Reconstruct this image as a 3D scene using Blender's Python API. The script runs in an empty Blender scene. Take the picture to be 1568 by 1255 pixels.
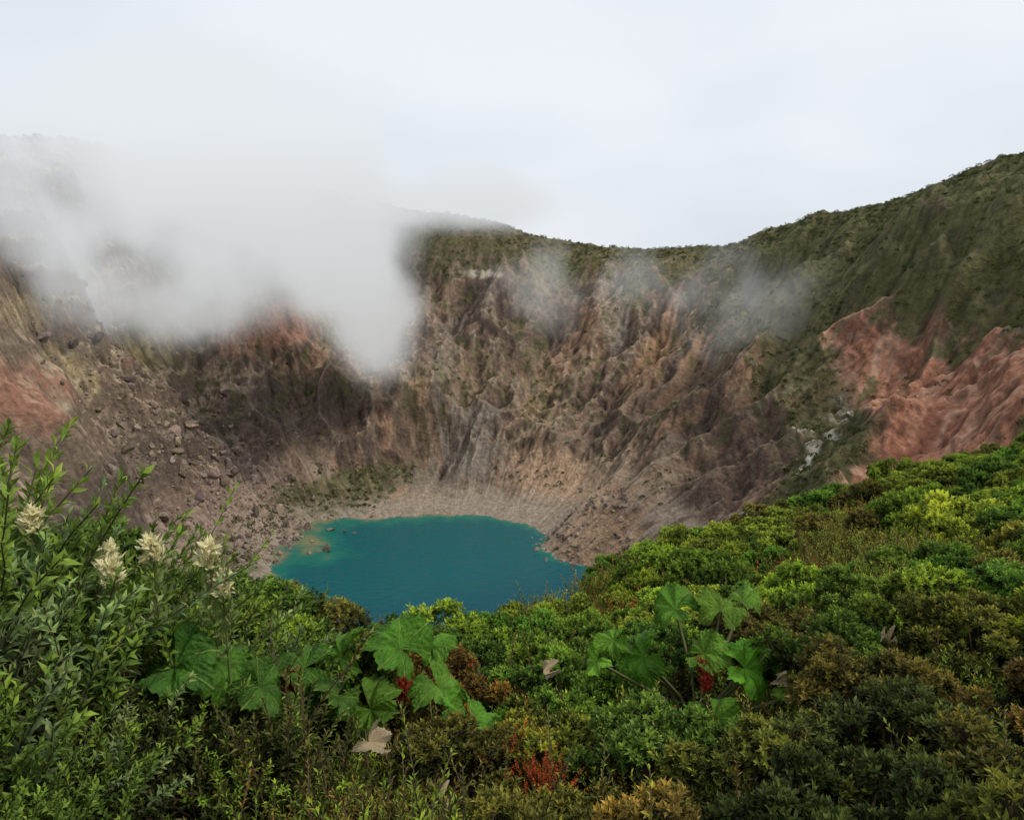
import bpy, math, time
import numpy as np
T0=time.time()
rng=np.random.default_rng(7)
scene=bpy.context.scene

# ------------------------------------------------------------------ noise
def _tab(seed):
    r=np.random.default_rng(seed)
    p=r.permutation(256); p=np.concatenate([p,p])
    a=r.random(256)*2*np.pi
    return p,np.cos(a),np.sin(a)
_T={}
def pn(x,y,seed=0):
    if seed not in _T:_T[seed]=_tab(seed+100)
    p,gx,gy=_T[seed]
    xi=np.floor(x).astype(np.int64); yi=np.floor(y).astype(np.int64)
    xf=x-xi; yf=y-yi
    xi&=255; yi&=255
    x1=(xi+1)&255; y1=(yi+1)&255
    u=xf*xf*xf*(xf*(xf*6-15)+10); v=yf*yf*yf*(yf*(yf*6-15)+10)
    def g(a,b,dx,dy):
        h=p[p[a]+b]; return gx[h]*dx+gy[h]*dy
    n00=g(xi,yi,xf,yf); n10=g(x1,yi,xf-1,yf); n01=g(xi,y1,xf,yf-1); n11=g(x1,y1,xf-1,yf-1)
    return ((n00*(1-u)+n10*u)*(1-v)+(n01*(1-u)+n11*u)*v)*1.5
def fbm(x,y,o=4,seed=0,g=.5):
    s=0;a=1;t=0
    for i in range(o):
        s=s+a*pn(x*2**i+i*17.3,y*2**i-i*9.1,seed+i); t+=a; a*=g
    return s/t
def ridged(x,y,o=3,seed=0,g=.5):
    s=0;a=1;t=0
    for i in range(o):
        s=s+a*(1-np.abs(pn(x*2**i+i*7.7,y*2**i+i*3.3,seed+i))*2.0); t+=a; a*=g
    return s/t
def ss(a,b,x):
    t=np.clip((x-a)/(b-a),0,1); return t*t*(3-2*t)

# ------------------------------------------------------------------ helpers
def mesh_np(name,V,F,attrs=None,smooth=True,mat=None,link=True,cols=None):
    me=bpy.data.meshes.new(name)
    n=len(V); m=len(F); k=F.shape[1]
    me.vertices.add(n); me.vertices.foreach_set("co",np.ascontiguousarray(V,dtype=np.float32).ravel())
    me.loops.add(m*k); me.loops.foreach_set("vertex_index",np.ascontiguousarray(F,dtype=np.int32).ravel())
    me.polygons.add(m); me.polygons.foreach_set("loop_start",np.arange(0,m*k,k,dtype=np.int32))
    try: me.polygons.foreach_set("loop_total",np.full(m,k,dtype=np.int32))
    except Exception: pass
    me.update(calc_edges=True)
    me.polygons.foreach_set("use_smooth",np.full(m,smooth))
    for an,av in (attrs or {}).items():
        a=me.attributes.new(an,'FLOAT','POINT'); a.data.foreach_set("value",np.asarray(av,dtype=np.float32))
    for an,av in (cols or {}).items():
        a=me.attributes.new(an,'FLOAT_COLOR','POINT')
        c=np.ones((n,4),dtype=np.float32); c[:,:3]=av; a.data.foreach_set("color",c.ravel())
    if mat: me.materials.append(mat)
    ob=bpy.data.objects.new(name,me)
    if link: scene.collection.objects.link(ob)
    return ob
def new_mat(name):
    m=bpy.data.materials.new(name); m.use_nodes=True
    nt=m.node_tree; nt.nodes.clear()
    out=nt.nodes.new('ShaderNodeOutputMaterial')
    return m,nt,out
def N(nt,t,**kw):
    n=nt.nodes.new(t)
    for k,v in kw.items():
        if k in n.bl_rna.properties: setattr(n,k,v)
    return n
def empty(name,loc=(0,0,0)):
    e=bpy.data.objects.new(name,None); e.location=loc; e.empty_display_size=.2
    scene.collection.objects.link(e); return e

# ------------------------------------------------------------------ crater geometry (metres, eye at 0,0,0)
C=np.array([-50.,455.]); LZ=-200.
shore=np.array([(-146,549),(-128,556),(-105,553),(-88,556),(-70,563),(-40,562),(-17,561),(2,545),(14,540),(23,522),(19,498),(31,478),(50,463),(66,420),(45,350),(-40,325),(-110,340),(-126,380),(-132,420),(-139,440),(-154,470),(-158,495),(-148,515),(-152,532)],float)
rim=np.array([(-346,560,69),(-340,680,82),(-299,780,80),(-221,830,60),(-99,855,34),(-30,850,24),(20,840,8),(71,830,-3),(140,800,-8),(202,745,-3),(252,700,20),(290,640,31),(308,580,43),(338,520,61),(360,440,65),(360,350,65),(320,250,55),(250,140,25),(150,60,0),(60,10,-12),(0,0,-14),(-60,5,-14),(-150,60,5),(-250,180,40),(-330,320,60),(-352,450,68)],float)
PH=np.radians(np.arange(0,360,.5))
def periodic(phi,val,smooth_deg):
    o=np.argsort(phi); phi=phi[o]; val=val[o]
    v=np.interp(PH,np.concatenate([phi-2*np.pi,phi,phi+2*np.pi]),np.concatenate([val,val,val]))
    k=int(smooth_deg*2)|1; w=np.hanning(k+2)[1:-1]; w/=w.sum()
    vv=np.concatenate([v[-k:],v,v[:k]]); return np.convolve(vv,w,'same')[k:-k]
ps=np.mod(np.arctan2(shore[:,1]-C[1],shore[:,0]-C[0]),2*np.pi); rs=np.hypot(shore[:,0]-C[0],shore[:,1]-C[1])
pr=np.mod(np.arctan2(rim[:,1]-C[1],rim[:,0]-C[0]),2*np.pi); rr=np.hypot(rim[:,0]-C[0],rim[:,1]-C[1])
RS=periodic(ps,rs,2); RR=periodic(pr,rr,8); RZ=periodic(pr,rim[:,2],6)
def pint(tab,phi): return np.interp(np.mod(phi,2*np.pi),np.append(PH,2*np.pi),np.append(tab,tab[0]))
def shoreR(phi):
    ux=np.cos(phi); uy=np.sin(phi)
    return pint(RS,phi)+4*pn(ux*12,uy*12,3)+2.5*pn(ux*32,uy*32,4)+1.2*pn(ux*90,uy*90,6)

def crater(x,y):
    dx=x-C[0]; dy=y-C[1]; r=np.hypot(dx,dy); phi=np.mod(np.arctan2(dy,dx),2*np.pi)
    ux=np.cos(phi); uy=np.sin(phi)
    Rs=shoreR(phi); Rr=pint(RR,phi)+8*pn(ux*5,uy*5,5); Zr=pint(RZ,phi)
    t=(r-Rs)/(Rr-Rs)
    deg=np.degrees(phi)
    warp=fbm(x/90,y/90,3,11)
    tt=t+.09*warp*ss(0.05,.3,t)*(1-ss(.8,1,t))
    pa=np.interp(tt,[-.1,0,.10,.20,.36,.6,.85,1.0],[0,0,.022,.085,.23,.49,.84,1.0])
    pb=np.interp(tt,[-.1,0,.03,.12,.3,.5,.7,.8,1.0],[0,0,.03,.12,.26,.42,.66,.80,1.0])
    wb=ss(330,350,deg)+1-ss(30,60,deg); wb=np.clip(wb,0,1)
    P=pa*(1-wb)+pb*wb
    z=LZ+(Zr-LZ)*P
    nearside=ss(225,245,deg)*(1-ss(300,318,deg))
    env=ss(.08,.34,t)*(1-.85*ss(.82,1.0,t))*(1-.7*nearside)
    wx=fbm(x/130+5,y/130,3,21); wy=fbm(x/130-8,y/130+3,3,24)
    s=phi*300+90*wx+10*fbm(x/30,y/30,2,27)
    sx=s+r*.30+40*wy
    big=ridged(sx/125,r/240+wy*.7,2,31,.35)
    med=ridged(sx/50,r/110,3,36)
    iso=fbm(x/50,y/50,5,51,.52)
    crag=ridged(x/16+3+wx*2,y/20+wy*2,3,57,.6)
    sm=ss(.0,.28,fbm(x/65+11,y/65,3,201))*(t<.8)        # smooth debris slopes
    near=1-ss(.9,1.05,t)
    z=z+env*(34*(big-.5)+8*(med-.5)*(1-.75*sm))+(env*.88+.02)*near*(19*iso+5.0*(crag-.5)*(1-.85*sm))
    lw=((ss(105,150,deg)*(1-ss(215,250,deg)))*.45+.3)*(1-.8*sm)
    per=17.
    q=z/per+1.8*fbm(x/60,y/60,3,61)+.006*x; f=q-np.floor(q)
    z=z+per*(ss(.3,.75,f)-f)*lw*ss(.2,.45,t)*(1-ss(.85,.98,t))*ss(-.2,.2,fbm(x/50,y/50,2,66))
    z=z+ss(.9,1.0,t)*(1.6*fbm(x/7,y/7,3,71)+2.5*fbm(x/35,y/35,2,74))
    z=np.maximum(z,LZ-.2+ss(0,.03,t)*.6)
    z=np.where(t<0,LZ-np.clip(-t*(Rr-Rs)*.12,0,8)+0.3*pn(x/5,y/5,80),z)
    return z,t,deg,s,r,sm

nphi=2400
rad=np.concatenate([np.linspace(50,110,50)[:-1],np.linspace(110,440,400)[:-1],np.linspace(440,520,40)[:-1],np.geomspace(520,6000,30)])
nr=len(rad)
ph=np.linspace(0,2*np.pi,nphi,endpoint=False)
A,R=np.meshgrid(ph,rad)
X=(C[0]+R*np.cos(A)).ravel(); Y=(C[1]+R*np.sin(A)).ravel()
Z,t,deg,S_,r_,sm_=crater(X,Y)
out_=np.clip(r_-pint(RR,A.ravel()),0,None)
Z=np.where(t>1.02,np.maximum(pint(RZ,A.ravel())-np.minimum(out_*.28,260)+3*fbm(X/40,Y/40,3,74),-420),Z)
Zg=Z.reshape(nr,nphi).copy(); tg=t.reshape(nr,nphi)
# water erosion: route flow down the wall row by row and carve channels
cmod=((.25+1.1*ss(-.2,.4,fbm(X/75,Y/75,3,191)))*(1-.8*sm_)).reshape(nr,nphi)
cenv=ss(.10,.3,tg)*(1-.85*ss(.82,1.0,tg))*cmod
i1=int(np.searchsorted(rad,470)); ar=np.arange(nphi); dphi=ph[1]-ph[0]
def lblur(a,w):
    k=np.hanning(2*w+3)[1:-1]; k/=k.sum(); o=np.zeros_like(a)
    for i,q in enumerate(k): o+=q*np.roll(a,i-w,1)
    return o
for it in range(3):
    acc=(tg<1.0).astype(float)
    jit_=np.random.default_rng(50+it)
    for i in range(i1,0,-1):
        lo=Zg[i-1]; c3=np.stack([np.roll(lo,1),lo,np.roll(lo,-1)])+jit_.normal(0,.25,(3,nphi))
        k=np.argmin(c3,0)-1; acc[i-1]+=np.bincount((ar+k)%nphi,weights=acc[i],minlength=nphi)
    dep=np.minimum(.095*acc**.43,3.2)*cenv
    Zg-=.35*dep+.65*lblur(dep,6)
    mx_=.95*(rad*dphi)[:,None]
    for q in range(6): Zg=np.minimum(Zg,np.minimum(np.roll(Zg,1,1),np.roll(Zg,-1,1))+mx_)
Zg=np.where(tg<1,.4*Zg+.3*(np.roll(Zg,1,1)+np.roll(Zg,-1,1)),Zg)
Zs=Zg.copy(); Zs[1:-1]=.5*Zg[1:-1]+.25*(Zg[2:]+Zg[:-2]); Zg=np.where(tg<1,Zs,Zg)
Zg=np.where(tg>0,np.maximum(Zg,LZ+.25*ss(0,.01,tg)),Zg)
rough=(ss(.08,.25,t)*(t<1)*(1-.8*sm_))
Zg+= (rough*(.8*fbm(X/3.4,Y/3.4,2,181)+1.5*(ridged(X/9,Y/9,2,185)-.6))).reshape(nr,nphi)
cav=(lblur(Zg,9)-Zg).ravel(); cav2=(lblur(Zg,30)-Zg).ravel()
Z=Zg.ravel()
idx=np.arange(nr*nphi).reshape(nr,nphi)
a=idx[:-1,:]; b=np.roll(idx,-1,1)[:-1,:]; c=np.roll(idx,-1,1)[1:,:]; e=idx[1:,:]
F=np.stack([a,b,c,e],-1).reshape(-1,4)[:, ::-1]
gz_r=np.gradient(Zg,rad,axis=0); gz_p=(np.roll(Zg,-1,1)-np.roll(Zg,1,1))/(2*dphi*R)
slope=np.hypot(gz_r,gz_p).ravel()
def sampleZ(x,y):
    dx=x-C[0]; dy=y-C[1]; r=np.hypot(dx,dy); p=np.mod(np.arctan2(dy,dx),2*np.pi)/dphi
    j=np.floor(p).astype(int); fj=p-j; i=np.clip(np.searchsorted(rad,r)-1,0,nr-2); fi=np.clip((r-rad[i])/(rad[i+1]-rad[i]),0,1)
    j0=j%nphi; j1=(j+1)%nphi
    z=(Zg[i,j0]*(1-fj)+Zg[i,j1]*fj)*(1-fi)+(Zg[i+1,j0]*(1-fj)+Zg[i+1,j1]*fj)*fi
    return z,tg[i,j0],np.degrees(p*dphi)
print("eroded",time.time()-T0)

def col(*c): return np.array(c)[None,:]
def mix(a,b,w): w=np.clip(w,0,1)[:,None]; return a*(1-w)+b*w
degs=np.where(deg>270,deg-360,deg)
n1=fbm(X/60,Y/60,4,91); n2=fbm(S_/26,r_/110,4,95); n3=fbm(X/9,Y/9,4,99); n4=fbm(S_/7,r_/45,3,103)
K=col(.200,.138,.098)*np.ones((len(X),1))
K=mix(K,col(.34,.245,.165),ss(-.05,.35,n1+.5*n2))
K=mix(K,col(.095,.070,.055),ss(.0,.4,-n1+.5*n4)*.8)
K=mix(K,col(.38,.205,.125),ss(.05,.4,n2)*.45)
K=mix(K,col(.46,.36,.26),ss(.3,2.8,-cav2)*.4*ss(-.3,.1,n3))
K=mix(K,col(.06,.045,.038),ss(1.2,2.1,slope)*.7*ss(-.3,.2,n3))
K=mix(K,col(.29,.235,.18),sm_*.55*(1-ss(.9,1.4,slope)))
lw=ss(120,145,degs)*(1-ss(240,262,degs))
sw=fbm(Z/4.+.8*n3+.02*X,X/120,3,111)
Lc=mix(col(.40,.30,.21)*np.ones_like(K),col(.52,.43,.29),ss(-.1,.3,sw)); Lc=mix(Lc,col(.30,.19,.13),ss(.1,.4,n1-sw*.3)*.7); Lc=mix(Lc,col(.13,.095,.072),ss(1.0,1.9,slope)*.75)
K=mix(K,Lc,lw*ss(.10,.36,t+.1*n1)*.9)
def blob(x,z,rx,rz,j=.35):
    q=np.hypot((X-x)/rx,(Z-z)/rz)+j*n1+j*n3
    return 1-ss(.55,1.1,q)
K=mix(K,col(.64,.52,.26),blob(-320,-85,55,26)*.85*(degs>120))
K=mix(K,col(.55,.43,.24),blob(-345,-40,70,22)*.6*(degs>120))
K=mix(K,col(.36,.18,.12),blob(-215,-70,48,24)*.75*(degs>100))
K=mix(K,col(.095,.075,.064),blob(-185,-135,80,28)*.65*(degs>90))
K=mix(K,col(.30,.22,.18),blob(-235,-180,70,30)*.7*(degs>120))
K=mix(K,col(.60,.54,.40),blob(-35,-30,26,4,.5)*.8*(degs>60))
K=mix(K,col(.52,.31,.18),blob(115,-90,60,50,.5)*.65*ss(-.15,.2,n2)*(Y>500))
K=mix(K,col(.52,.35,.22),blob(35,-178,45,22,.5)*.65*(Y>430))
K=mix(K,col(.10,.07,.055),blob(150,-135,75,45,.4)*.55)
G=col(.26,.225,.180)
K=mix(K,G,blob(-40,-165,40,30,.9)*.75*(degs>60)*ss(-.45,.1,n4))
K=mix(K,G,blob(-62,-115,16,42,.9)*.6*(degs>60)*ss(-.45,.1,n4))
K=mix(K,col(.36,.32,.26),blob(95,-60,16,45,.4)*.6*(degs>30))
K=mix(K,col(.36,.295,.225),ss(.18,.08,t+.07*n3+.05*n1)*(1-ss(.7,1.1,slope))*.85)
K=mix(K,col(.38,.32,.25),ss(.12,.3,n4+.25*n1)*ss(.6,.1,t)*.4*(1-ss(.9,1.3,slope)))
K*= (1-.32*ss(.1,1.4,cav)-.22*ss(.5,4.5,cav2)+.16*ss(.1,1.0,-cav))[:,None]  # gully debris tone plus occlusion-like shade baked into the albedo; crests lightened
gn=n1*.6+n3*.7+.3*n4
green=np.zeros(len(X))
green=np.maximum(green,ss(.72,.95,t+.32*gn)*(degs<125)*.75)
gr=ss(.55,.8,t+.35*gn)*(1-ss(42,54,degs))*(degs>-60)
green=np.maximum(green,gr*.85)
bound=.36+.0068*(degs+21); UPT=.66
redm=ss(bound-.02,bound+.03,t+.05*gn)*(1-ss(UPT-.04,UPT+.02,t+.08*gn))*(1-ss(18,28,degs))*(degs>-70)
dk=ss(bound-.20,bound-.08,t+.15*gn)*(1-redm)*(1-ss(30,48,degs))*(degs>-60)*(t<.8)
green=np.maximum(green,dk*.75)
green*=(1-redm*.97)
green=np.maximum(green,redm*ss(.28,.42,gn)*.8)
green=np.maximum(green,blob(-130,-188,55,12,.4)*.7*(degs>60))
green=np.maximum(green,ss(.03,.25,gn)*.55*ss(.2,.45,t)*(degs<150)*(1-redm))
Rc=mix(col(.50,.235,.145)*np.ones_like(K),col(.62,.37,.25),ss(-.1,.3,n4)); Rc=mix(Rc,col(.25,.10,.06),ss(.05,.35,n2+.3*n3)*.6); Rc=mix(Rc,col(.12,.06,.045),ss(1.3,2.1,slope)*.6); Rc*=(1-.4*ss(.1,1.2,cav))[:,None]  # red cliff hollows get the same baked-in darkening
K=mix(K,Rc,redm)
gc=mix(col(.075,.088,.030)*np.ones_like(K),col(.15,.145,.06),ss(-.2,.3,n3)); gc=mix(gc,col(.028,.038,.014),ss(0,.35,-n4)*.7)
K=mix(K,gc,green)
K=mix(K,col(.74,.66,.54),np.exp(-((degs-3-.43*(Z+105)-2.0*n3)/1.2)**2)*ss(-160,-145,Z)*(1-ss(-105,-88,Z))*(t<.62)*(X>60)*ss(-.35,.0,n4))
K=mix(K,gc,ss(1.0,1.06,t))
Z=Z+green*(t<1.1)*(.9*fbm(X/4.5,Y/4.5,2,121)+.5)
K=np.clip(K*(1+.20*pn(X/2.3,Y/2.3,131))[:,None],.01,.75)

m_rock,nt,out=new_mat("crater_rock")
at=N(nt,'ShaderNodeAttribute'); at.attribute_name='alb'
ge=N(nt,'ShaderNodeNewGeometry')
no=N(nt,'ShaderNodeTexNoise'); no.inputs['Scale'].default_value=.28; no.inputs['Detail'].default_value=6; no.inputs['Roughness'].default_value=.66
nt.links.new(ge.outputs['Position'],no.inputs['Vector'])
mr=N(nt,'ShaderNodeMapRange'); mr.inputs[1].default_value=.3; mr.inputs[2].default_value=.7; mr.inputs[3].default_value=.70; mr.inputs[4].default_value=1.32
nt.links.new(no.outputs['Fac'],mr.inputs[0])
mm=N(nt,'ShaderNodeVectorMath',operation='SCALE')
nt.links.new(at.outputs['Color'],mm.inputs[0]); nt.links.new(mr.outputs[0],mm.inputs['Scale'])
bs=N(nt,'ShaderNodeBsdfPrincipled'); bs.inputs['Roughness'].default_value=.95; bs.inputs['Specular IOR Level'].default_value=.1
nt.links.new(mm.outputs[0],bs.inputs['Base Color'])
bp=N(nt,'ShaderNodeBump'); bp.inputs['Strength'].default_value=1.; bp.inputs['Distance'].default_value=3.2
nt.links.new(no.outputs['Fac'],bp.inputs['Height']); nt.links.new(bp.outputs[0],bs.inputs['Normal'])
nt.links.new(bs.outputs[0],out.inputs[0])
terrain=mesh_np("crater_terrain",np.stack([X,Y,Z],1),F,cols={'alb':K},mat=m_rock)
print("terrain",len(X),time.time()-T0)

# ------------------------------------------------------------------ lake
lr=np.linspace(0,1.08,70); la=np.linspace(0,2*np.pi,300,endpoint=False)
LA,LR=np.meshgrid(la,lr); Rsh=shoreR(LA)
lx=(C[0]+LR*(Rsh+2)*np.cos(LA)).ravel(); ly=(C[1]+LR*(Rsh+2)*np.sin(LA)).ravel()
li=np.arange(70*300).reshape(70,300)
LF=np.stack([li[:-1],np.roll(li,-1,1)[:-1],np.roll(li,-1,1)[1:],li[1:]],-1).reshape(-1,4)
dsh=((1-LR)*Rsh).ravel()
ldeg=np.degrees(LA.ravel())
shal=np.exp(-np.clip(dsh,0,None)/(4+22*np.exp(-((ldeg-150)/20)**2)+5*np.exp(-((ldeg-100)/30)**2)))*(1+.9*fbm(lx/12,ly/12,3,141))
shal=shal+.42*np.exp(-((lx+132)/9)**2-((ly-500)/20)**2)*(1+1.5*fbm(lx/7,ly/7,3,145))+.40*np.exp(-((lx+120)/6)**2-((ly-478)/9)**2)
lc=mix(col(.002,.098,.112)*np.ones((len(lx),3)),col(.008,.15,.115),ss(.03,.3,shal)); lc=mix(lc,col(.20,.20,.10),ss(.33,.95,shal))
lc=mix(lc,col(.001,.066,.10),ss(.0,-90,ly-C[1]+.4*(C[0]-lx)))
m_w,nt,out=new_mat("lake_water")
at=N(nt,'ShaderNodeAttribute'); at.attribute_name='alb'
ge=N(nt,'ShaderNodeNewGeometry'); mp=N(nt,'ShaderNodeMapping'); mp.inputs['Scale'].default_value=(.35,.8,1); mp.inputs['Rotation'].default_value=(0,0,.5)
no=N(nt,'ShaderNodeTexNoise'); no.inputs['Scale'].default_value=.45; no.inputs['Detail'].default_value=3
nt.links.new(ge.outputs['Position'],mp.inputs[0]); nt.links.new(mp.outputs[0],no.inputs['Vector'])
bs=N(nt,'ShaderNodeBsdfPrincipled'); bs.inputs['Roughness'].default_value=.12; bs.inputs['IOR'].default_value=1.33; bs.inputs['Specular IOR Level'].default_value=.3
bp=N(nt,'ShaderNodeBump'); bp.inputs['Strength'].default_value=.8; bp.inputs['Distance'].default_value=1.3
nt.links.new(no.outputs['Fac'],bp.inputs['Height']); nt.links.new(bp.outputs[0],bs.inputs['Normal'])
nt.links.new(at.outputs['Color'],bs.inputs['Base Color']); nt.links.new(bs.outputs[0],out.inputs[0])
mesh_np("crater_lake",np.stack([lx,ly,np.full(len(lx),LZ+.05)],1),LF,cols={'alb':lc},mat=m_w)

# ------------------------------------------------------------------ boulders on the talus
def ico():
    import bmesh
    bm=bmesh.new(); bmesh.ops.create_icosphere(bm,subdivisions=2,radius=1)
    v=np.array([q.co[:] for q in bm.verts]); f=np.array([[q.index for q in p.verts] for p in bm.faces]); bm.free(); return v,f
iv,iff=ico()
nb=2600
px=rng.normal(-218,42,nb); py=rng.normal(525,44,nb); sz=.6+rng.pareto(2.3,nb)*.7
px2=np.concatenate([rng.uniform(-175,-147,220),rng.uniform(14,75,220),[-129,-118,-122,-111,-136,-133,-125]]); py2=np.concatenate([rng.uniform(470,545,220),rng.uniform(455,520,220),[530,527,491,524,508,486,494]])
sz2=rng.uniform(.5,2.3,447); sz2[-7:]=[3.2,1.6,3.8,1.2,2.0,1.5,2.2]
px=np.concatenate([px,px2]); py=np.concatenate([py,py2]); sz=np.clip(np.concatenate([sz,sz2]),.5,4.6)
pz,_,_=sampleZ(px,py); pz[-7:]=LZ+.2
VV=[];FF=[];CC=[]
for i in range(len(px)):
    q=iv.copy(); dd=rng.normal(size=(9,3)); dd/=np.linalg.norm(dd,axis=1)[:,None]
    for k in range(9):
        h=q@dd[k]; lim=rng.uniform(.35,.75); q=q-np.clip(h-lim,0,None)[:,None]*dd[k]
    q*=sz[i]*rng.uniform(.65,1.45,3)
    VV.append(q+np.array([px[i],py[i],pz[i]+sz[i]*.15])); FF.append(iff+len(iv)*i)
    base=np.array([.31,.24,.19])*rng.uniform(.5,1.35)*np.array([1,rng.uniform(.92,1.05),rng.uniform(.85,1.1)])
    CC.append(np.tile(base,(len(iv),1)))
mesh_np("boulder_field",np.concatenate(VV),np.concatenate(FF),cols={'alb':np.concatenate(CC)},smooth=False,mat=m_rock)

# ------------------------------------------------------------------ leaf meshes
def norm(v): return v/np.maximum(np.linalg.norm(v,axis=-1,keepdims=True),1e-9)
def leaves(P,D,U,L,W,fold=.25,curl=.15):
    D=norm(D); S=norm(np.cross(D,U)); Nn=np.cross(S,D)
    L=L[:,None]; W=W[:,None]
    base=P; mid=P+D*L*.5-Nn*W*fold+Nn*L*curl*.3; tip=P+D*L-Nn*L*curl
    l=P+D*L*.5+S*W*.5+Nn*L*curl*.3; r=P+D*L*.5-S*W*.5+Nn*L*curl*.3
    V=np.stack([base,l,mid,r,tip],1).reshape(-1,3)
    n=len(P); o=(np.arange(n)*5)[:,None,None]
    T=np.array([[0,2,1],[0,3,2],[1,2,4],[2,3,4]])[None]
    return V,(T+o).reshape(-1,3)
def tubes(A,B,r0,r1):
    D=norm(B-A); ref=np.where(np.abs(D[:,2:3])>.9,np.array([[1.,0,0]]),np.array([[0,0,1.]]))
    S=norm(np.cross(D,ref)); Tt=np.cross(D,S); V=[]
    for k in range(3):
        a_=k*2*np.pi/3; V.append(A+(S*np.cos(a_)+Tt*np.sin(a_))*r0)
    for k in range(3):
        a_=k*2*np.pi/3; V.append(B+(S*np.cos(a_)+Tt*np.sin(a_))*r1)
    V=np.stack(V,1).reshape(-1,3); n=len(A); o=(np.arange(n)*6)[:,None,None]
    T=np.array([[0,1,4],[0,4,3],[1,2,5],[1,5,4],[2,0,3],[2,3,5]])[None]
    return V,(T+o).reshape(-1,3)
def merge(parts):
    V=[];F=[];tn=[];o=0
    for v,f,tt in parts:
        V.append(v);F.append(f+o);tn.append(np.broadcast_to(tt,(len(v),)));o+=len(v)
    return np.concatenate(V),np.concatenate(F),np.concatenate(tn)

def leaf_mat(name,rough=.5,trans=.25):
    m,nt,out=new_mat(name)
    oi=N(nt,'ShaderNodeObjectInfo'); at=N(nt,'ShaderNodeAttribute'); at.attribute_name='tone'
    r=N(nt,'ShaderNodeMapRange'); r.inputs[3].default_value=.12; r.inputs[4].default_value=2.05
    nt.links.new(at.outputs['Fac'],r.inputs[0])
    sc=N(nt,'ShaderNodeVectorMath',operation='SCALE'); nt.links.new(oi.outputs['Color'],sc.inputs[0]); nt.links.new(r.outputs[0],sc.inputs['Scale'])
    wm=N(nt,'ShaderNodeVectorMath',operation='MULTIPLY')
    rw=N(nt,'ShaderNodeMapRange'); rw.inputs[1].default_value=.55; rw.inputs[2].default_value=.95
    nt.links.new(at.outputs['Fac'],rw.inputs[0])
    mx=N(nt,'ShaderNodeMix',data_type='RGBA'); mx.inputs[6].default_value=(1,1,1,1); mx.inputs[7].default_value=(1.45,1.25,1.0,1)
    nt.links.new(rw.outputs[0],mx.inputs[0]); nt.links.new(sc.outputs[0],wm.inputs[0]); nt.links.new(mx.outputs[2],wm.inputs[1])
    wood=N(nt,'ShaderNodeMath',operation='LESS_THAN'); wood.inputs[1].default_value=-.01; nt.links.new(at.outputs['Fac'],wood.inputs[0])
    m2=N(nt,'ShaderNodeMix',data_type='RGBA'); m2.inputs[7].default_value=(.085,.06,.04,1)
    nt.links.new(wood.outputs[0],m2.inputs[0]); nt.links.new(wm.outputs[0],m2.inputs[6])
    bs=N(nt,'ShaderNodeBsdfPrincipled'); bs.inputs['Roughness'].default_value=rough; bs.inputs['Specular IOR Level'].default_value=.16
    tr=N(nt,'ShaderNodeBsdfTranslucent'); ms=N(nt,'ShaderNodeMixShader'); ms.inputs[0].default_value=trans
    nt.links.new(m2.outputs[2],bs.inputs['Base Color']); nt.links.new(m2.outputs[2],tr.inputs[0])
    nt.links.new(bs.outputs[0],ms.inputs[1]); nt.links.new(tr.outputs[0],ms.inputs[2]); nt.links.new(ms.outputs[0],out.inputs[0])
    return m
m_leaf=leaf_mat("shrub_leaf")

def rdir(n,zmin=-1):
    z=rng.uniform(zmin,1,n); a=rng.uniform(0,2*np.pi,n); s=np.sqrt(1-z*z); return np.stack([s*np.cos(a),s*np.sin(a),z],1)
def dome_shrub(name,Rd,nc,nros,nl,L,W,flat=.8):
    cd=rdir(nc,-.15); cc=cd*Rd*rng.uniform(.62,1.05,(nc,1))*np.array([1,1,flat]); cr=Rd*rng.uniform(.16,.32,nc)
    parts=[]
    ci=np.repeat(np.arange(nc),nros); n=len(ci)
    rd=norm(rdir(n,-.4)+cd[ci]*.5)
    depth=rng.uniform(.70,1.15,n)
    rp=cc[ci]+rd*cr[ci][:,None]*depth[:,None]
    up=norm(rd+np.array([0,0,.6]))
    ri=np.repeat(np.arange(n),nl); k=np.tile(np.arange(nl),n)
    ang=k*2.4+rng.uniform(0,6.28,n)[ri]; tilt=(.35+.9*(k/nl))+rng.normal(0,.15,len(k))
    ref=norm(np.cross(up,rng.normal(size=(n,3)))); ref2=np.cross(up,ref)
    radial=ref[ri]*np.cos(ang)[:,None]+ref2[ri]*np.sin(ang)[:,None]
    D=up[ri]*np.cos(tilt)[:,None]+radial*np.sin(tilt)[:,None]
    Ls=L*rng.uniform(.7,1.3,len(k)); Ws=W*rng.uniform(.8,1.2,len(k))
    P=rp[ri]-up[ri]*(k/nl)[:,None]*L*.9
    v,f=leaves(P,D,up[ri],Ls,Ws)
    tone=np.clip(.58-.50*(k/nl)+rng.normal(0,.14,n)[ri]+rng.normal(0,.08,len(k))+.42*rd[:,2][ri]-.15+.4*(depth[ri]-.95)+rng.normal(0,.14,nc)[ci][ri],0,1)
    parts.append((v,f,np.repeat(tone,5)))
    a0=np.zeros((nc,3))+rng.normal(0,.05,(nc,3))*Rd; a0[:,2]=-Rd*.5
    v,f=tubes(a0,cc,.012*Rd/.45,.005*Rd/.45); parts.append((v,f,-1.))
    s_=rng.choice(n,n//3,replace=False)
    v,f=tubes(cc[ci[s_]],rp[s_],.003,.0015); parts.append((v,f,-1.))
    V,Fc,tn=merge(parts)
    return mesh_np(name,V,Fc,{'tone':tn},False,m_leaf,link=False).data
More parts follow.
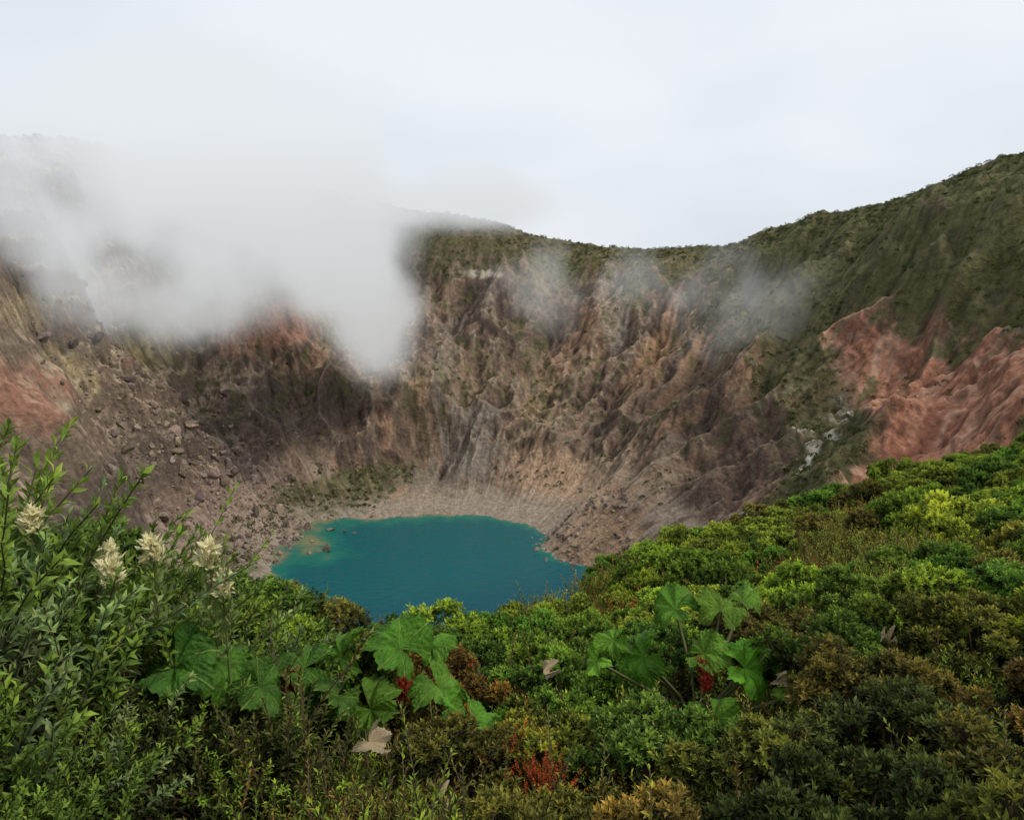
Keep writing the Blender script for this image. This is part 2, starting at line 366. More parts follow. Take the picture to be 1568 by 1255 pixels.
def stem_shrub(name,ns,H,spread,nl,L,W,frm=.25,up=.7,base=.15,taper=.45,hmin=.6):
    parts=[]; SEG=6
    bx=rng.normal(0,base,(ns,2)); lean=rng.normal(0,spread,(ns,2))+bx*.8; hh=H*rng.uniform(hmin,1.05,ns)
    tt=np.linspace(0,1,SEG+1)
    pts=np.zeros((ns,SEG+1,3))
    bend=rng.normal(0,.04,(ns,SEG+1,2)).cumsum(1)*H*.3
    for j,q in enumerate(tt):
        pts[:,j,:2]=bx+lean*hh[:,None]*q**1.4+bend[:,j]*q; pts[:,j,2]=hh*q*(1-.1*q)
    v,f=tubes(pts[:,:-1].reshape(-1,3),pts[:,1:].reshape(-1,3),.003,.0025); parts.append((v,f,-1.))
    si=np.repeat(np.arange(ns),nl); k=np.tile(np.arange(nl),ns)
    q=frm+(1-frm)*((k+.5)/nl)**.8; q=np.clip(q+rng.normal(0,.015,len(q)),0,.999)
    j=(q*SEG).astype(int); fr=(q*SEG-j)[:,None]
    A0=pts[si,j];B0=pts[si,j+1]; P=A0*(1-fr)+B0*fr; D0=norm(B0-A0)
    ang=k*2.4+rng.uniform(0,6.28,ns)[si]
    ref=norm(np.cross(D0,np.array([1.,.3,0]))); r2=np.cross(D0,ref)
    rad_=ref*np.cos(ang)[:,None]+r2*np.sin(ang)[:,None]
    el=up+.5*(q-.5)
    D=D0*el[:,None]+rad_*(1.1-el*.6)[:,None]+rng.normal(0,.12,(len(k),3))
    sz=(1.05-taper*q)*rng.uniform(.75,1.25,len(k))
    v,f=leaves(P,D,D0+rng.normal(0,.2,D0.shape),L*sz,W*sz,.2,.2)
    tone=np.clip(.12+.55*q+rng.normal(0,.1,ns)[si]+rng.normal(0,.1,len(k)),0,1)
    parts.append((v,f,np.repeat(tone,5)))
    V,Fc,tn=merge(parts)
    return mesh_np(name,V,Fc,{'tone':tn},False,m_leaf,link=False).data

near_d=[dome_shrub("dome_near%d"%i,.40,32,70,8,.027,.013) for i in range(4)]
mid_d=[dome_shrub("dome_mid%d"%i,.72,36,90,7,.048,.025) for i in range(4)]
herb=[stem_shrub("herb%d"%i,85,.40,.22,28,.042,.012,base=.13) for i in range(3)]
lance=[stem_shrub("lance%d"%i,90,.85,.22,36,.064,.021,frm=.25,base=.17,taper=.2,hmin=.72) for i in range(3)]
print("protos",time.time()-T0)

# ------------------------------------------------------------------ foreground hillside
AZ=np.array([-2.,-.67,-.51,-.38,-.32,-.22,-.128,-.02,.06,.147,.26,.43,.53,.67,2.])
DD=np.array([3.2,3.5,4.5,5.0,4.6,4.4,5.4,7.6,8.9,13.0,15.5,20,25,26,26])
def fg(x,y):
    yy=np.maximum(y,.5); az=x/yy; D=np.interp(az,AZ,DD)
    z=-1.8-.36*y+.2*np.clip(x,0,None)+.05*np.clip(x-8,0,None)+.3*np.clip(-x,0,3)*np.clip(1-(y-4.5)/2,0,1)
    z=z+.16*fbm(x/2.5+9,y/2.5,3,151)*np.clip(y/3,0,1)+.30*fbm(x/7,y/7,2,155)*np.clip(y/10,0,1)
    ex=np.clip(y-D-.2,0,None)
    return z-ex*1.05*ss(0,1.2,ex)
def fg1(x,y): return float(fg(np.array([x]),np.array([y]))[0])
fy=np.concatenate([np.linspace(-6,30,260)[:-1],np.geomspace(30,90,60)]); fx=np.concatenate([-np.geomspace(60,12,40),np.linspace(-11.8,24,260),np.geomspace(24.3,90,40)])
FX,FY=np.meshgrid(fx,fy); gx=FX.ravel();gy=FY.ravel();gz=fg(gx,gy)
gi=np.arange(len(gx)).reshape(FX.shape)
GF=np.stack([gi[:-1,:-1],gi[:-1,1:],gi[1:,1:],gi[1:,:-1]],-1).reshape(-1,4)
m_s,nt,out=new_mat("hillside_soil")
no=N(nt,'ShaderNodeTexNoise'); no.inputs['Scale'].default_value=1.3; no.inputs['Detail'].default_value=8; no.inputs['Roughness'].default_value=.65
ge=N(nt,'ShaderNodeNewGeometry'); nt.links.new(ge.outputs['Position'],no.inputs['Vector'])
cr=N(nt,'ShaderNodeValToRGB'); cr.color_ramp.elements[0].position=.35; cr.color_ramp.elements[0].color=(.018,.014,.009,1); cr.color_ramp.elements[1].position=.68; cr.color_ramp.elements[1].color=(.16,.095,.045,1)
el=cr.color_ramp.elements.new(.52); el.color=(.055,.048,.02,1)
bs=N(nt,'ShaderNodeBsdfPrincipled'); bs.inputs['Roughness'].default_value=1; bs.inputs['Specular IOR Level'].default_value=.1
bp=N(nt,'ShaderNodeBump'); bp.inputs['Distance'].default_value=.1
nt.links.new(no.outputs['Fac'],cr.inputs[0]); nt.links.new(cr.outputs[0],bs.inputs['Base Color']); nt.links.new(no.outputs['Fac'],bp.inputs['Height']); nt.links.new(bp.outputs[0],bs.inputs['Normal']); nt.links.new(bs.outputs[0],out.inputs[0])
mesh_np("foreground_hillside_ground",np.stack([gx,gy,gz],1),GF,mat=m_s)

# ------------------------------------------------------------------ scatter shrubs
def put(parent,name,me,x,y,z,s,colr,tilt=.12):
    o=bpy.data.objects.new(name,me); scene.collection.objects.link(o)
    o.parent=parent; o.location=(x,y,z); o.rotation_euler=(rng.normal(0,tilt),rng.normal(0,tilt),rng.uniform(0,6.28))
    o.scale=(s*rng.uniform(.9,1.1),s*rng.uniform(.9,1.1),s*rng.uniform(.85,1.1)); o.color=(*colr,1)
    return o
def jit(c,a=.18):
    c=np.array(c)*rng.uniform(1-a,1+a); return c*rng.uniform(1-a*.4,1+a*.4,3)
BR=(.165,.235,.028); GR=(.085,.155,.022); OL=(.105,.115,.022); DK=(.045,.060,.015); OR=(.38,.12,.022); YG=(.215,.245,.034); OC=(.175,.125,.028)
special=[(-.62,3.75,.50),(-.2,3.6,.34),(1.15,4.1,.62),(1.02,3.6,.42),(-1.8,3.15,.45),(2.35,4.9,.55),(2.2,4.4,.4),(-1.15,3.5,.42),(.1,2.75,.34),(2.9,4.5,.4)]
thick=empty("shrub_thicket"); herbs=empty("ground_herbs")
pts=[]; cand=[]
for _ in range(9000):
    y=1.6+25*rng.random()**1.5; az=rng.uniform(-.85,.85); cand.append((az*y,y,az))
for (x,y,az) in cand:
    D=np.interp(az,AZ,DD)
    if y>D+.5: continue
    near=y<6.0
    r=.30+.06*rng.random() if near else (.32+.34*rng.random()**1.3)
    if any((x-q[0])**2+(y-q[1])**2<((r+q[2])*.80)**2 for q in pts): continue
    if any((x-s[0])**2+(y-s[1])**2<s[2]**2 for s in special): continue
    pts.append((x,y,r))
    gzv=fg1(x,y)
    q=rng.random(); pa=float(fbm(np.array([x/3.]),np.array([y/3.]),2,171)[0])
    if az<-.42 and y<5: continue
    if near:
        if az<-.12 and y<3.6:
            put(herbs,"herb",herb[rng.integers(3)],x,y,gzv+.02,1.25*rng.uniform(.9,1.2),jit(YG if q<.6 else BR))
            put(herbs,"herb",herb[rng.integers(3)],x+.12,y+.1,gzv+.02,1.2*rng.uniform(.9,1.2),jit(YG if q<.5 else OL)); continue
        if y<3.4: cc=DK if q<.42 else (OL if q<.72 else (GR if q<.90 else OC))
        elif az<-.25: cc=OL if q<.4 else GR
        else: cc=GR if q<.40 else (OL if q<.62 else (BR if q<.94 else OC))
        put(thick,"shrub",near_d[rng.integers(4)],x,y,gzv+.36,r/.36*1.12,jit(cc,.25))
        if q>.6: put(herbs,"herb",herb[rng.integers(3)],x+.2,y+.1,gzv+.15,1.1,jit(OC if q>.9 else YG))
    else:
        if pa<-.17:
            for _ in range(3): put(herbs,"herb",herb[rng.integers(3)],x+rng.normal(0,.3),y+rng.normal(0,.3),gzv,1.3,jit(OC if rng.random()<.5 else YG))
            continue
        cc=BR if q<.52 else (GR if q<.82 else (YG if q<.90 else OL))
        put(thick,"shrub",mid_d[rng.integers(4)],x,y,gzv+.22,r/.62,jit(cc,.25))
for _ in range(440):
    y=2.2+22*rng.random()**1.3; az=rng.uniform(-.3,.75); D=np.interp(az,AZ,DD)
    if y>D: continue
    x=az*y
    if any((x-s[0])**2+(y-s[1])**2<s[2]**2 for s in special): continue
    q=rng.random(); put(herbs,"herb",herb[rng.integers(3)],x,y,fg1(x,y)+.02,rng.uniform(.9,1.3),jit(OC if q<.24 else (YG if q<.55 else (OR if q<.64 else BR))))
for s in special:      # low leafy carpet under the gunnera
    for _ in range(7):
        a_=rng.uniform(0,6.28); rr0=s[2]*rng.uniform(.2,1); x=s[0]+rr0*math.cos(a_); y=s[1]+rr0*math.sin(a_)
        put(herbs,"herb",herb[rng.integers(3)],x,y,fg1(x,y)-.02,rng.uniform(.55,.8),jit(GR if rng.random()<.6 else OL))
for (x,y,s,cc,h) in [(-1.45,4.9,1.15,OL,.45),(-1.8,4.7,1.2,GR,.45),(-1.2,4.4,.9,GR,.1),(-1.55,4.2,1.1,BR,.3),(-2.1,4.4,1.2,GR,.4),(-1.2,4.1,.9,DK,.05),(-1.3,3.2,1.0,DK,.1),(-1.75,2.9,1.0,DK,.1),(-2.6,4.2,1.3,GR,.5),(-2.3,3.7,1.1,OL,.3)]:
    put(thick,"shrub",near_d[rng.integers(4)],x,y,fg1(x,y)+h,s,jit(cc,.1))
GG=(.155,.215,.075)
flow=empty("flowering_shrub")
for (x,y,s,h) in [(-1.95,3.35,1.0,0),(-2.25,3.35,1.2,.1),(-1.75,3.75,.95,.0),(-1.55,3.8,.85,0),(-2.0,2.85,1.0,.05),(-2.25,2.95,1.25,.1),(-1.80,2.7,.70,-.05),(-2.55,3.2,1.35,.1),(-2.1,3.9,1.0,.0),(-1.95,2.4,.80,0),(-1.6,2.5,.55,0),(-2.4,3.7,1.1,0),(-1.75,3.1,.7,0),(-1.7,2.2,.55,0),(-2.2,2.6,1.05,0)]:
    put(flow,"leafy_stems",lance[rng.integers(3)],x,y,fg1(x,y)+h,s,jit(GG if rng.random()<.4 else (.12,.19,.03),.15),.06)
print("shrubs",len(pts),len(bpy.data.objects),time.time()-T0)

def simple_mat(name,c,rough=.6,trans=.2):
    m,nt,out=new_mat(name); bs=N(nt,'ShaderNodeBsdfPrincipled'); bs.inputs['Roughness'].default_value=rough; bs.inputs['Specular IOR Level'].default_value=.2
    no=N(nt,'ShaderNodeTexNoise'); no.inputs['Scale'].default_value=40; mx=N(nt,'ShaderNodeMix',data_type='RGBA')
    mx.inputs[6].default_value=(*[q*.65 for q in c],1); mx.inputs[7].default_value=(*[min(1,q*1.2) for q in c],1)
    nt.links.new(no.outputs['Fac'],mx.inputs[0]); nt.links.new(mx.outputs[2],bs.inputs['Base Color'])
    tr=N(nt,'ShaderNodeBsdfTranslucent'); nt.links.new(mx.outputs[2],tr.inputs[0]); ms=N(nt,'ShaderNodeMixShader'); ms.inputs[0].default_value=trans
    nt.links.new(bs.outputs[0],ms.inputs[1]); nt.links.new(tr.outputs[0],ms.inputs[2]); nt.links.new(ms.outputs[0],out.inputs[0]); return m
m_cream=simple_mat("cream_petal",(.86,.78,.46)); m_red=simple_mat("red_inflorescence",(.30,.03,.02)); m_dead=simple_mat("dead_leaf_tan",(.46,.36,.22)); m_stalk=simple_mat("petiole",(.16,.17,.06))
def tuft(name,n,L,W,mat,zsp=.05,parent=None,loc=(0,0,0),colr=(.15,.2,.06),zmin=.05):
    d_=norm(rdir(n,zmin)+np.array([0,0,.5])); P=rng.normal(0,.014,(n,3)); P[:,2]=rng.uniform(-zsp,zsp*.6,n)
    v,f=leaves(P,d_,np.cross(d_,rng.normal(size=(n,3))),L*rng.uniform(.6,1.2,n),W*rng.uniform(.7,1.2,n))
    o=mesh_np(name,v,f,{'tone':np.full(len(v),.6)},smooth=False,mat=mat); o.parent=parent; o.location=loc; o.color=(*colr,1); return o
for (x,y,z) in [(-1.80,3.3,-1.37),(-1.60,3.3,-1.34),(-1.35,3.3,-1.36),(-1.31,3.32,-1.50),(-2.12,3.3,-1.20),(-1.68,3.1,-1.36)]:
    tuft("flower_head",150,.055,.022,m_cream,.06,flow,(x,y,z),zmin=-.3)
    v,f=tubes(np.array([[x,y,z-.5]]),np.array([[x,y,z]]),.005,.004); s_=mesh_np("flower_stem",v,f,mat=m_stalk); s_.parent=flow
    for k in range(8): tuft("leaf_whorl",9,.075,.022,m_leaf,.02,flow,(x+rng.normal(0,.015),y,z-.07-.04*k))

# ------------------------------------------------------------------ gunnera
m_gun,nt,out=new_mat("gunnera_leaf")
at=N(nt,'ShaderNodeAttribute'); at.attribute_name='vein'; oi=N(nt,'ShaderNodeObjectInfo')
mx=N(nt,'ShaderNodeMix',data_type='RGBA'); mx.inputs[7].default_value=(.26,.38,.07,1)
nt.links.new(at.outputs['Fac'],mx.inputs[0]); nt.links.new(oi.outputs['Color'],mx.inputs[6])
tc=N(nt,'ShaderNodeTexCoord'); no=N(nt,'ShaderNodeTexNoise'); no.inputs['Scale'].default_value=14; no.inputs['Detail'].default_value=6; nt.links.new(tc.outputs['Object'],no.inputs['Vector'])
mr=N(nt,'ShaderNodeMapRange'); mr.inputs[1].default_value=.3; mr.inputs[2].default_value=.7; mr.inputs[3].default_value=.55; mr.inputs[4].default_value=1.35
nt.links.new(no.outputs['Fac'],mr.inputs[0]); sc=N(nt,'ShaderNodeVectorMath',operation='SCALE'); nt.links.new(mx.outputs[2],sc.inputs[0]); nt.links.new(mr.outputs[0],sc.inputs['Scale'])
bs=N(nt,'ShaderNodeBsdfPrincipled'); bs.inputs['Roughness'].default_value=.5; bs.inputs['Specular IOR Level'].default_value=.15
bp=N(nt,'ShaderNodeBump'); bp.inputs['Distance'].default_value=.012; no2=N(nt,'ShaderNodeTexNoise'); no2.inputs['Scale'].default_value=60; nt.links.new(tc.outputs['Object'],no2.inputs['Vector'])
nt.links.new(no2.outputs['Fac'],bp.inputs['Height']); nt.links.new(bp.outputs[0],bs.inputs['Normal'])
tr=N(nt,'ShaderNodeBsdfTranslucent'); ms=N(nt,'ShaderNodeMixShader'); ms.inputs[0].default_value=.25
nt.links.new(sc.outputs[0],bs.inputs['Base Color']); nt.links.new(sc.outputs[0],tr.inputs[0]); nt.links.new(bs.outputs[0],ms.inputs[1]); nt.links.new(tr.outputs[0],ms.inputs[2]); nt.links.new(ms.outputs[0],out.inputs[0])
def gunnera_leaf(name,Rl,mat,dead=False):
    na,nr_=169,16
    aa=np.linspace(-2.85,2.85,na); rho=np.linspace(0.0,1,nr_)
    Aq,Rq=np.meshgrid(aa,rho); nv=7
    w=(Aq/2.85*.5+.5)*nv; p=np.abs((w%1)-.5)*2
    o_=1-.13*p**2-.10*(np.abs(Aq)/2.85)**3+.07*np.sin(Aq*1.5+rng.uniform(0,6))
    w2=(w*5)%1; o_=o_-.08*np.abs(w2-.5)*2-.05*rng.random(Aq.shape[1])[None,:]
    rr_=Rl*Rq*((1-Rq**2)*.88+Rq**2*o_)
    cup=(.55 if not dead else 1.6)
    side=np.abs(((w*3+Rq*4*np.sign((w%1)-.5))%1)-.5)
    z=Rl*(cup*.50*Rq**1.5-.40*Rq**3.2*(1+.9*np.sin(Aq*2+rng.uniform(0,6))))+Rl*.24*p*Rq+Rl*.08*side*2*Rq
    if dead: z=z+Rl*.5*np.sin(Aq*3)*Rq**2; rr_=rr_*(1-.3*Rq)
    x=rr_*np.cos(Aq); y=rr_*np.sin(Aq)
    vein=np.clip(1-p/.06/(1.2-Rq*.7),0,1)*.65+.25*np.clip(1-side*9,0,1)
    V=np.stack([x,y,z],-1).reshape(-1,3); ii=np.arange(na*nr_).reshape(nr_,na)
    Fq=np.stack([ii[:-1,:-1],ii[:-1,1:],ii[1:,1:],ii[1:,:-1]],-1).reshape(-1,4)[:, ::-1]
    return mesh_np(name,V,Fq,{'vein':np.clip(vein,0,1).ravel()},True,mat,link=False)
from mathutils import Vector, Matrix
def gunnera(center,leafs,colr=(.080,.190,.016),red=True,sc_=1.12,lift=0.):
    x0,y0=center; g=fg1(x0,y0); base=Vector((x0,y0,g+.05))
    root=empty("gunnera_plant",base)
    for (dx,dy,z,Rl) in leafs:
        z=z+lift
        o=gunnera_leaf("leaf_blade",Rl*sc_*rng.uniform(.9,1.08),m_gun); scene.collection.objects.link(o); o.parent=root
        loc=Vector((dx,dy,z-base.z)); o.location=loc
        nrm=Vector((dx*1.3+rng.normal(0,.28),dy*.8-.38+rng.normal(0,.25),.85)).normalized()
        fw=Vector((dx+rng.normal(0,.12),dy-.1,0)); fw=(fw-nrm*fw.dot(nrm)).normalized(); sd=nrm.cross(fw)
        o.rotation_euler=Matrix((fw,sd,nrm)).transposed().to_euler(); cc=jit(colr,.3); o.color=(*cc,1)
        pth=[Vector((0,0,0)),Vector((dx*.35,dy*.35,(z-base.z)*.6)),loc]
        Vt,Ft=tubes(np.array([pth[0],pth[1]]),np.array([pth[1],pth[2]]),.013,.010)
        st=mesh_np("petiole",Vt,Ft,smooth=True,mat=m_stalk); st.parent=root
    if red:
        zz=np.mean([l[2] for l in leafs])-base.z+lift
        for k in range(3):
            tuft("inflorescence",60,.045,.012,m_red,.05,root,(rng.normal(0,.02),rng.normal(-.02,.02),zz-.04+.04*k))
    return root
gunnera((-.62,3.95),[(-.34,.10,-2.28,.20),(-.02,.16,-2.26,.20),(.22,-.05,-2.38,.18),(.40,-.22,-2.46,.195),(-.46,-.05,-2.40,.17),(.14,.30,-2.32,.15),(-.14,-.15,-2.45,.19),(.62,-.15,-2.55,.13),(.3,-.45,-2.6,.15)])
gunnera((1.12,4.2),[(-.10,.35,-2.32,.18),(.17,.30,-2.30,.17),(-.33,.10,-2.50,.18),(.25,.02,-2.53,.18),(.02,-.22,-2.69,.18),(.28,-.30,-2.77,.19),(.03,.12,-2.49,.16),(-.22,-.30,-2.70,.15),(.44,.12,-2.50,.14),(-.5,.2,-2.45,.13),(.18,-.52,-2.92,.17),(-.62,.05,-2.5,.12),(.5,-.12,-2.62,.14),(-.05,-.5,-2.85,.13),(.34,.42,-2.3,.13)],(.10,.235,.018),True,1.08,.08)
gunnera((-1.80,3.35),[(-.22,.05,-1.84,.20),(.06,.0,-1.84,.20),(.28,-.12,-1.90,.17),(-.05,-.22,-2.01,.17),(.42,.05,-1.98,.17),(.62,-.02,-2.06,.15)],(.05,.125,.014),True,1.15,.03)
gunnera((-1.15,3.7),[(-.25,.0,-2.20,.16),(.05,.1,-2.20,.16),(.25,-.05,-2.28,.14),(-.05,-.2,-2.32,.16)],(.055,.13,.016))
gunnera((2.35,5.1),[(-.14,-.1,-2.86,.17),(.15,.1,-2.78,.16),(-.38,-.15,-2.98,.13),(.05,-.3,-3.0,.15)],(.13,.25,.025),False,1.1,.10)
for (x,y,z,Rl,rz) in [(-.62,3.05,-2.12,.11,.5),(.18,4.1,-2.40,.08,1.),(2.55,4.9,-2.65,.09,2.),(1.52,4.1,-2.46,.07,.3),(-.3,2.9,-2.3,.06,2.2)]:
    o=gunnera_leaf("dead_gunnera_leaf",Rl,m_dead,True); scene.collection.objects.link(o); o.location=(x,y,z); o.rotation_euler=(.8,.6,rz)

spr=empty("red_tipped_plant")
for (x,y,z,s) in [(-.73,5.1,-2.93,.7),(-.60,4.9,-2.83,.8),(.08,3.35,-2.28,.5),(-.05,3.4,-2.32,.45),(.14,3.1,-2.2,.4),(-1.9,2.6,-2.2,.6),(-2.0,2.7,-2.2,.6),(-.50,2.95,-2.4,.6),(1.5,6,-3.4,.7),(3.5,8.5,-3.9,.8),(2.5,6.5,-3.3,.7),(4.5,7.8,-3.5,.8),(1.0,2.7,-2.1,.4)]:
    put(spr,"stem_cluster",herb[rng.integers(3)],x,y,z-.2,s,jit((.38,.085,.02)))
def fern(x,y,z,n,L,colr):
    parts=[]
    for i in range(n):
        a_=rng.uniform(0,6.28); M=26; q=np.linspace(.05,1,M); h=rng.uniform(.75,1.1)
        cx=np.cos(a_)*L*q*.85; cy=np.sin(a_)*L*q*.85; cz=L*h*(.8*q-.75*q**2.2)
        P=np.stack([cx,cy,cz],1); Dd=norm(np.gradient(P,axis=0)); S=norm(np.cross(Dd,np.array([0,0,1.]))); U=np.cross(S,Dd)
        ln=L*.19*np.sin(np.pi*(q*.82+.14))
        for sg in (-1,1):
            v,f=leaves(P,S*sg+Dd*.45-U*.15,U,ln,ln*.20,.1,.2); parts.append((v,f,rng.uniform(.4,.75)))
        v,f=tubes(P[:-1],P[1:],.003,.002); parts.append((v,f,.5))
    V,Ff,tn=merge(parts); o=mesh_np("fern",V,Ff,{'tone':tn},False,m_leaf); o.location=(x,y,z); o.color=(*colr,1)
fern(2.95,4.55,-2.42,22,.46,(.13,.27,.02)); fern(2.55,4.0,-2.44,18,.38,(.16,.26,.025)); fern(3.3,5.4,-2.57,20,.5,(.14,.28,.02)); fern(3.0,3.7,-2.27,16,.4,(.13,.21,.02)); fern(-2.05,2.0,-2.0,14,.35,(.09,.19,.03))

# ------------------------------------------------------------------ shrubs on the crater walls (one mesh)
M=60000
cpx=rng.uniform(-360,400,M); cpy=rng.uniform(250,900,M)
cz,ct,cdg=sampleZ(cpx,cpy); cdg=np.where(cdg>270,cdg-360,cdg)
gn=.6*fbm(cpx/60,cpy/60,4,91)+.7*fbm(cpx/9,cpy/9,4,99)
bd=.36+.0068*(cdg+21)
redz=(ct>bd)&(ct<UPT)&(cdg<24)
pden=np.where((cdg<50)&(ct>.6),.8,0)*ss(-.2,.25,gn)
pden=np.maximum(pden,np.where((ct>.93)&(ct<1.03),.8,0))
pden=np.maximum(pden,np.where((cdg<44)&(ct>bd-.16)&(ct<bd),.9,0)*ss(-.3,.1,gn))
pden=np.where(redz,.25*ss(.05,.3,gn),pden)
pden=np.maximum(pden,.24*ss(.0,.25,gn)*(ct>.15)*(cdg<135)*(~redz))
pden=np.maximum(pden,np.where(np.hypot((cpx+135)/55,(cz+186)/13)<1,.5,0))
keep=(rng.random(M)<pden*.55)&(ct<1.04)&(ct>.05)
cpx,cpy,cz=cpx[keep],cpy[keep],cz[keep]; nbsh=len(cpx)
bs_=rng.uniform(.8,2.6,nbsh); LN=38
bi=np.repeat(np.arange(nbsh),LN); dr=rdir(len(bi),-.1)
P=np.stack([cpx,cpy,cz],1)[bi]+dr*bs_[bi][:,None]*rng.uniform(.5,1,(len(bi),1))*np.array([1,1,.8])+np.array([0,0,.5])
v,f=leaves(P,norm(dr+rng.normal(0,.6,dr.shape)),rdir(len(bi)),rng.uniform(.5,1.1,len(bi)),rng.uniform(.4,.8,len(bi)))
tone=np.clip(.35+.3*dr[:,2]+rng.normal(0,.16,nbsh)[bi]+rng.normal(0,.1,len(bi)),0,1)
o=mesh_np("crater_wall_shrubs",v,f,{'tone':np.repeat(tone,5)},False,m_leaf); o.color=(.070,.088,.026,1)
print("wall shrubs",nbsh,time.time()-T0)

# ------------------------------------------------------------------ fog
def box(name,lo,hi,mat):
    V=np.array([[lo[0] if i&1==0 else hi[0],lo[1] if i&2==0 else hi[1],lo[2] if i&4==0 else hi[2]] for i in range(8)],float)
    Fb=np.array([[0,2,3,1],[4,5,7,6],[0,1,5,4],[2,6,7,3],[0,4,6,2],[1,3,7,5]])
    return mesh_np(name,V,Fb,smooth=False,mat=mat)
def fog(c_,r_,dn,ng,step=1.2,detail=3,freq=.013):
    """one soft cloud: density falls to exactly zero inside its own domain"""
    c_=np.array(c_,float); r_=np.array(r_,float)
    m_f,nt,out=new_mat("fog_volume")
    ge=N(nt,'ShaderNodeNewGeometry')
    nw=N(nt,'ShaderNodeTexNoise'); nw.inputs['Scale'].default_value=freq; nw.inputs['Detail'].default_value=detail; nw.inputs['Roughness'].default_value=.55
    nt.links.new(ge.outputs['Position'],nw.inputs['Vector'])
    def M2(op,a_,b_=None,clamp=False):
        n=N(nt,'ShaderNodeMath',operation=op); n.use_clamp=clamp
        for i,v in enumerate((a_,b_)):
            if v is None: continue
            if isinstance(v,(int,float)): n.inputs[i].default_value=v
            else: nt.links.new(v,n.inputs[i])
        return n.outputs[0]
    nz=M2('SUBTRACT',nw.outputs['Fac'],.5)
    s1=N(nt,'ShaderNodeVectorMath',operation='SUBTRACT'); s1.inputs[1].default_value=c_; nt.links.new(ge.outputs['Position'],s1.inputs[0])
    s2=N(nt,'ShaderNodeVectorMath',operation='DIVIDE'); s2.inputs[1].default_value=r_; nt.links.new(s1.outputs[0],s2.inputs[0])
    s3=N(nt,'ShaderNodeVectorMath',operation='LENGTH'); nt.links.new(s2.outputs[0],s3.inputs[0])
    ed=M2('MULTIPLY',M2('SUBTRACT',1.3,s3.outputs['Value']),1.5,True)
    f_=M2('ADD',M2('SUBTRACT',1.0,s3.outputs['Value']),M2('MULTIPLY',nz,ng*.55))
    f_=M2('MULTIPLY',f_,1.5,True); f_=M2('MULTIPLY',M2('MULTIPLY',f_,f_),M2('MULTIPLY',ed,ed)); tot=M2('MULTIPLY',f_,dn)
    ab=N(nt,'ShaderNodeVolumeAbsorption'); ab.inputs['Color'].default_value=(0,0,0,1); nt.links.new(tot,ab.inputs['Density'])
    em=N(nt,'ShaderNodeEmission')  # fog glows by itself, standing in for skylight scattered inside it
    sx=N(nt,'ShaderNodeSeparateXYZ'); nt.links.new(ge.outputs['Position'],sx.inputs[0])
    mr=N(nt,'ShaderNodeMapRange'); mr.inputs[1].default_value=-70; mr.inputs[2].default_value=90; nt.links.new(sx.outputs['Z'],mr.inputs[0])
    mx=N(nt,'ShaderNodeMix',data_type='RGBA'); mx.inputs[6].default_value=(.58,.58,.57,1); mx.inputs[7].default_value=(.80,.84,.88,1)
    nt.links.new(mr.outputs[0],mx.inputs[0]); nt.links.new(mx.outputs[2],em.inputs[0]); nt.links.new(tot,em.inputs['Strength'])
    ad=N(nt,'ShaderNodeAddShader'); nt.links.new(ab.outputs[0],ad.inputs[0]); nt.links.new(em.outputs[0],ad.inputs[1]); nt.links.new(ad.outputs[0],out.inputs['Volume'])
    m_f.cycles.volume_step_rate=step
    return box("fog_cloud",c_-r_*1.32,c_+r_*1.32,m_f)
fog((-165,610,8),(125,85,96),.060,3.2)
fog((-105,615,-55),(50,62,64),.040,3.5)
fog((-275,680,85),(215,130,105),.050,2.6,1.4,2)
fog((-50,785,42),(145,65,46),.028,3.2,1.4,2)
fog((-345,510,20),(170,120,85),.026,5.0)
fog((-250,550,-32),(130,85,56),.017,5.5)
fog((175,600,-45),(85,60,55),.0055,7.,1.2,3,.022)
fog((60,720,-40),(120,60,55),.0045,7.,1.3,3,.020)

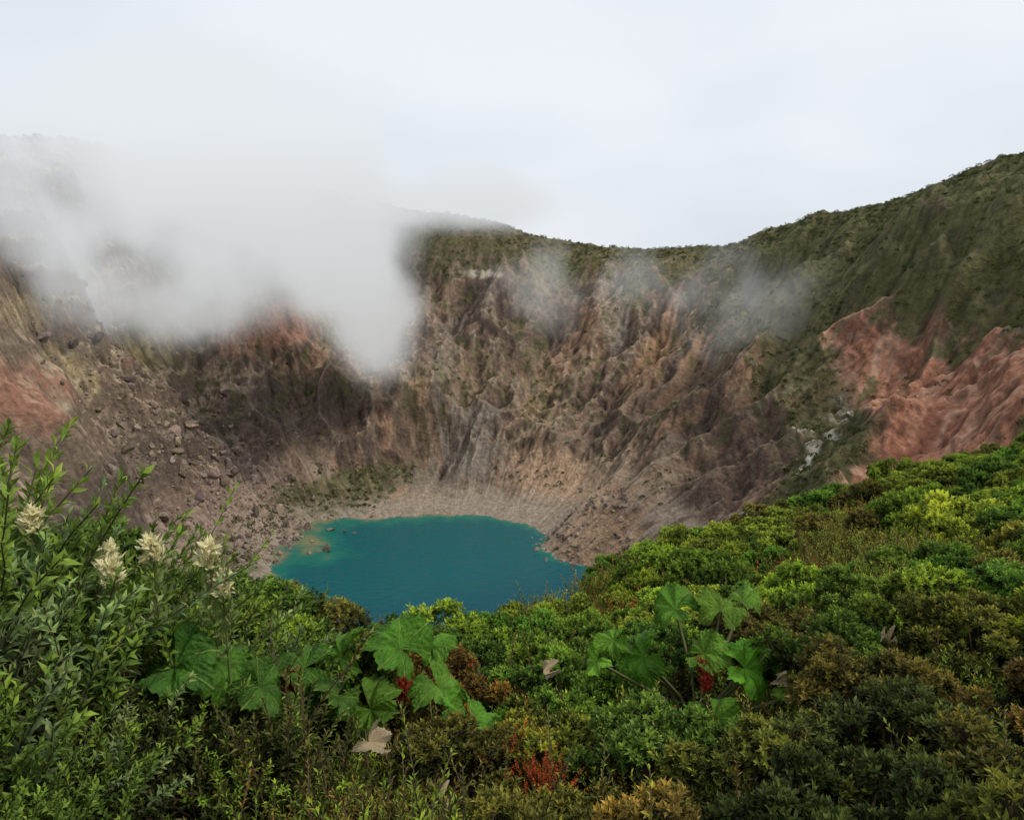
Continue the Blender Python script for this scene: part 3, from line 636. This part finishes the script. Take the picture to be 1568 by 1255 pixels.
# ------------------------------------------------------------------ world / sun / camera
w=bpy.data.worlds.new("World"); scene.world=w; w.use_nodes=True; nt=w.node_tree; nt.nodes.clear()
EL=48; AZM=110
out=nt.nodes.new('ShaderNodeOutputWorld')
sky=nt.nodes.new('ShaderNodeTexSky'); sky.sky_type='NISHITA'; sky.sun_disc=False; sky.sun_elevation=math.radians(EL); sky.sun_rotation=math.radians(AZM)
b1=nt.nodes.new('ShaderNodeBackground'); b1.inputs[1].default_value=.1; nt.links.new(sky.outputs[0],b1.inputs[0])
tc=nt.nodes.new('ShaderNodeTexCoord'); mp=nt.nodes.new('ShaderNodeMapping'); mp.inputs['Scale'].default_value=(1,1,2.2)
no=nt.nodes.new('ShaderNodeTexNoise'); no.inputs['Scale'].default_value=1.6; no.inputs['Detail'].default_value=4; no.inputs['Roughness'].default_value=.45
nt.links.new(tc.outputs['Generated'],mp.inputs[0]); nt.links.new(mp.outputs[0],no.inputs['Vector'])
cr=nt.nodes.new('ShaderNodeValToRGB'); cr.color_ramp.elements[0].position=.3; cr.color_ramp.elements[0].color=(.62,.71,.80,1); cr.color_ramp.elements[1].position=.65; cr.color_ramp.elements[1].color=(.90,.93,.98,1)
nt.links.new(no.outputs['Fac'],cr.inputs[0])
b2=nt.nodes.new('ShaderNodeBackground'); nt.links.new(cr.outputs[0],b2.inputs[0])
ms=nt.nodes.new('ShaderNodeMixShader'); ms.inputs[0].default_value=.93
nt.links.new(b1.outputs[0],ms.inputs[1]); nt.links.new(b2.outputs[0],ms.inputs[2]); nt.links.new(ms.outputs[0],out.inputs[0])
sl=bpy.data.lights.new("sun",'SUN'); sl.energy=2.0; sl.angle=math.radians(10); sl.color=(1,.94,.85)
so=bpy.data.objects.new("sun",sl); scene.collection.objects.link(so)
el=math.radians(EL); azr=math.radians(AZM)
dirv=Vector((math.sin(azr)*math.cos(el),math.cos(azr)*math.cos(el),math.sin(el)))
so.rotation_euler=dirv.to_track_quat('Z','Y').to_euler()
cam=bpy.data.cameras.new("camera"); cam.lens=27.7; cam.sensor_width=36; cam.clip_start=.05; cam.clip_end=9000
co=bpy.data.objects.new("camera",cam); scene.collection.objects.link(co); co.location=(0,0,0); co.rotation_euler=(math.radians(78),0,0)
scene.camera=co
scene.view_settings.view_transform='Standard'; scene.view_settings.look='None'; scene.view_settings.exposure=0
print("done",time.time()-T0)
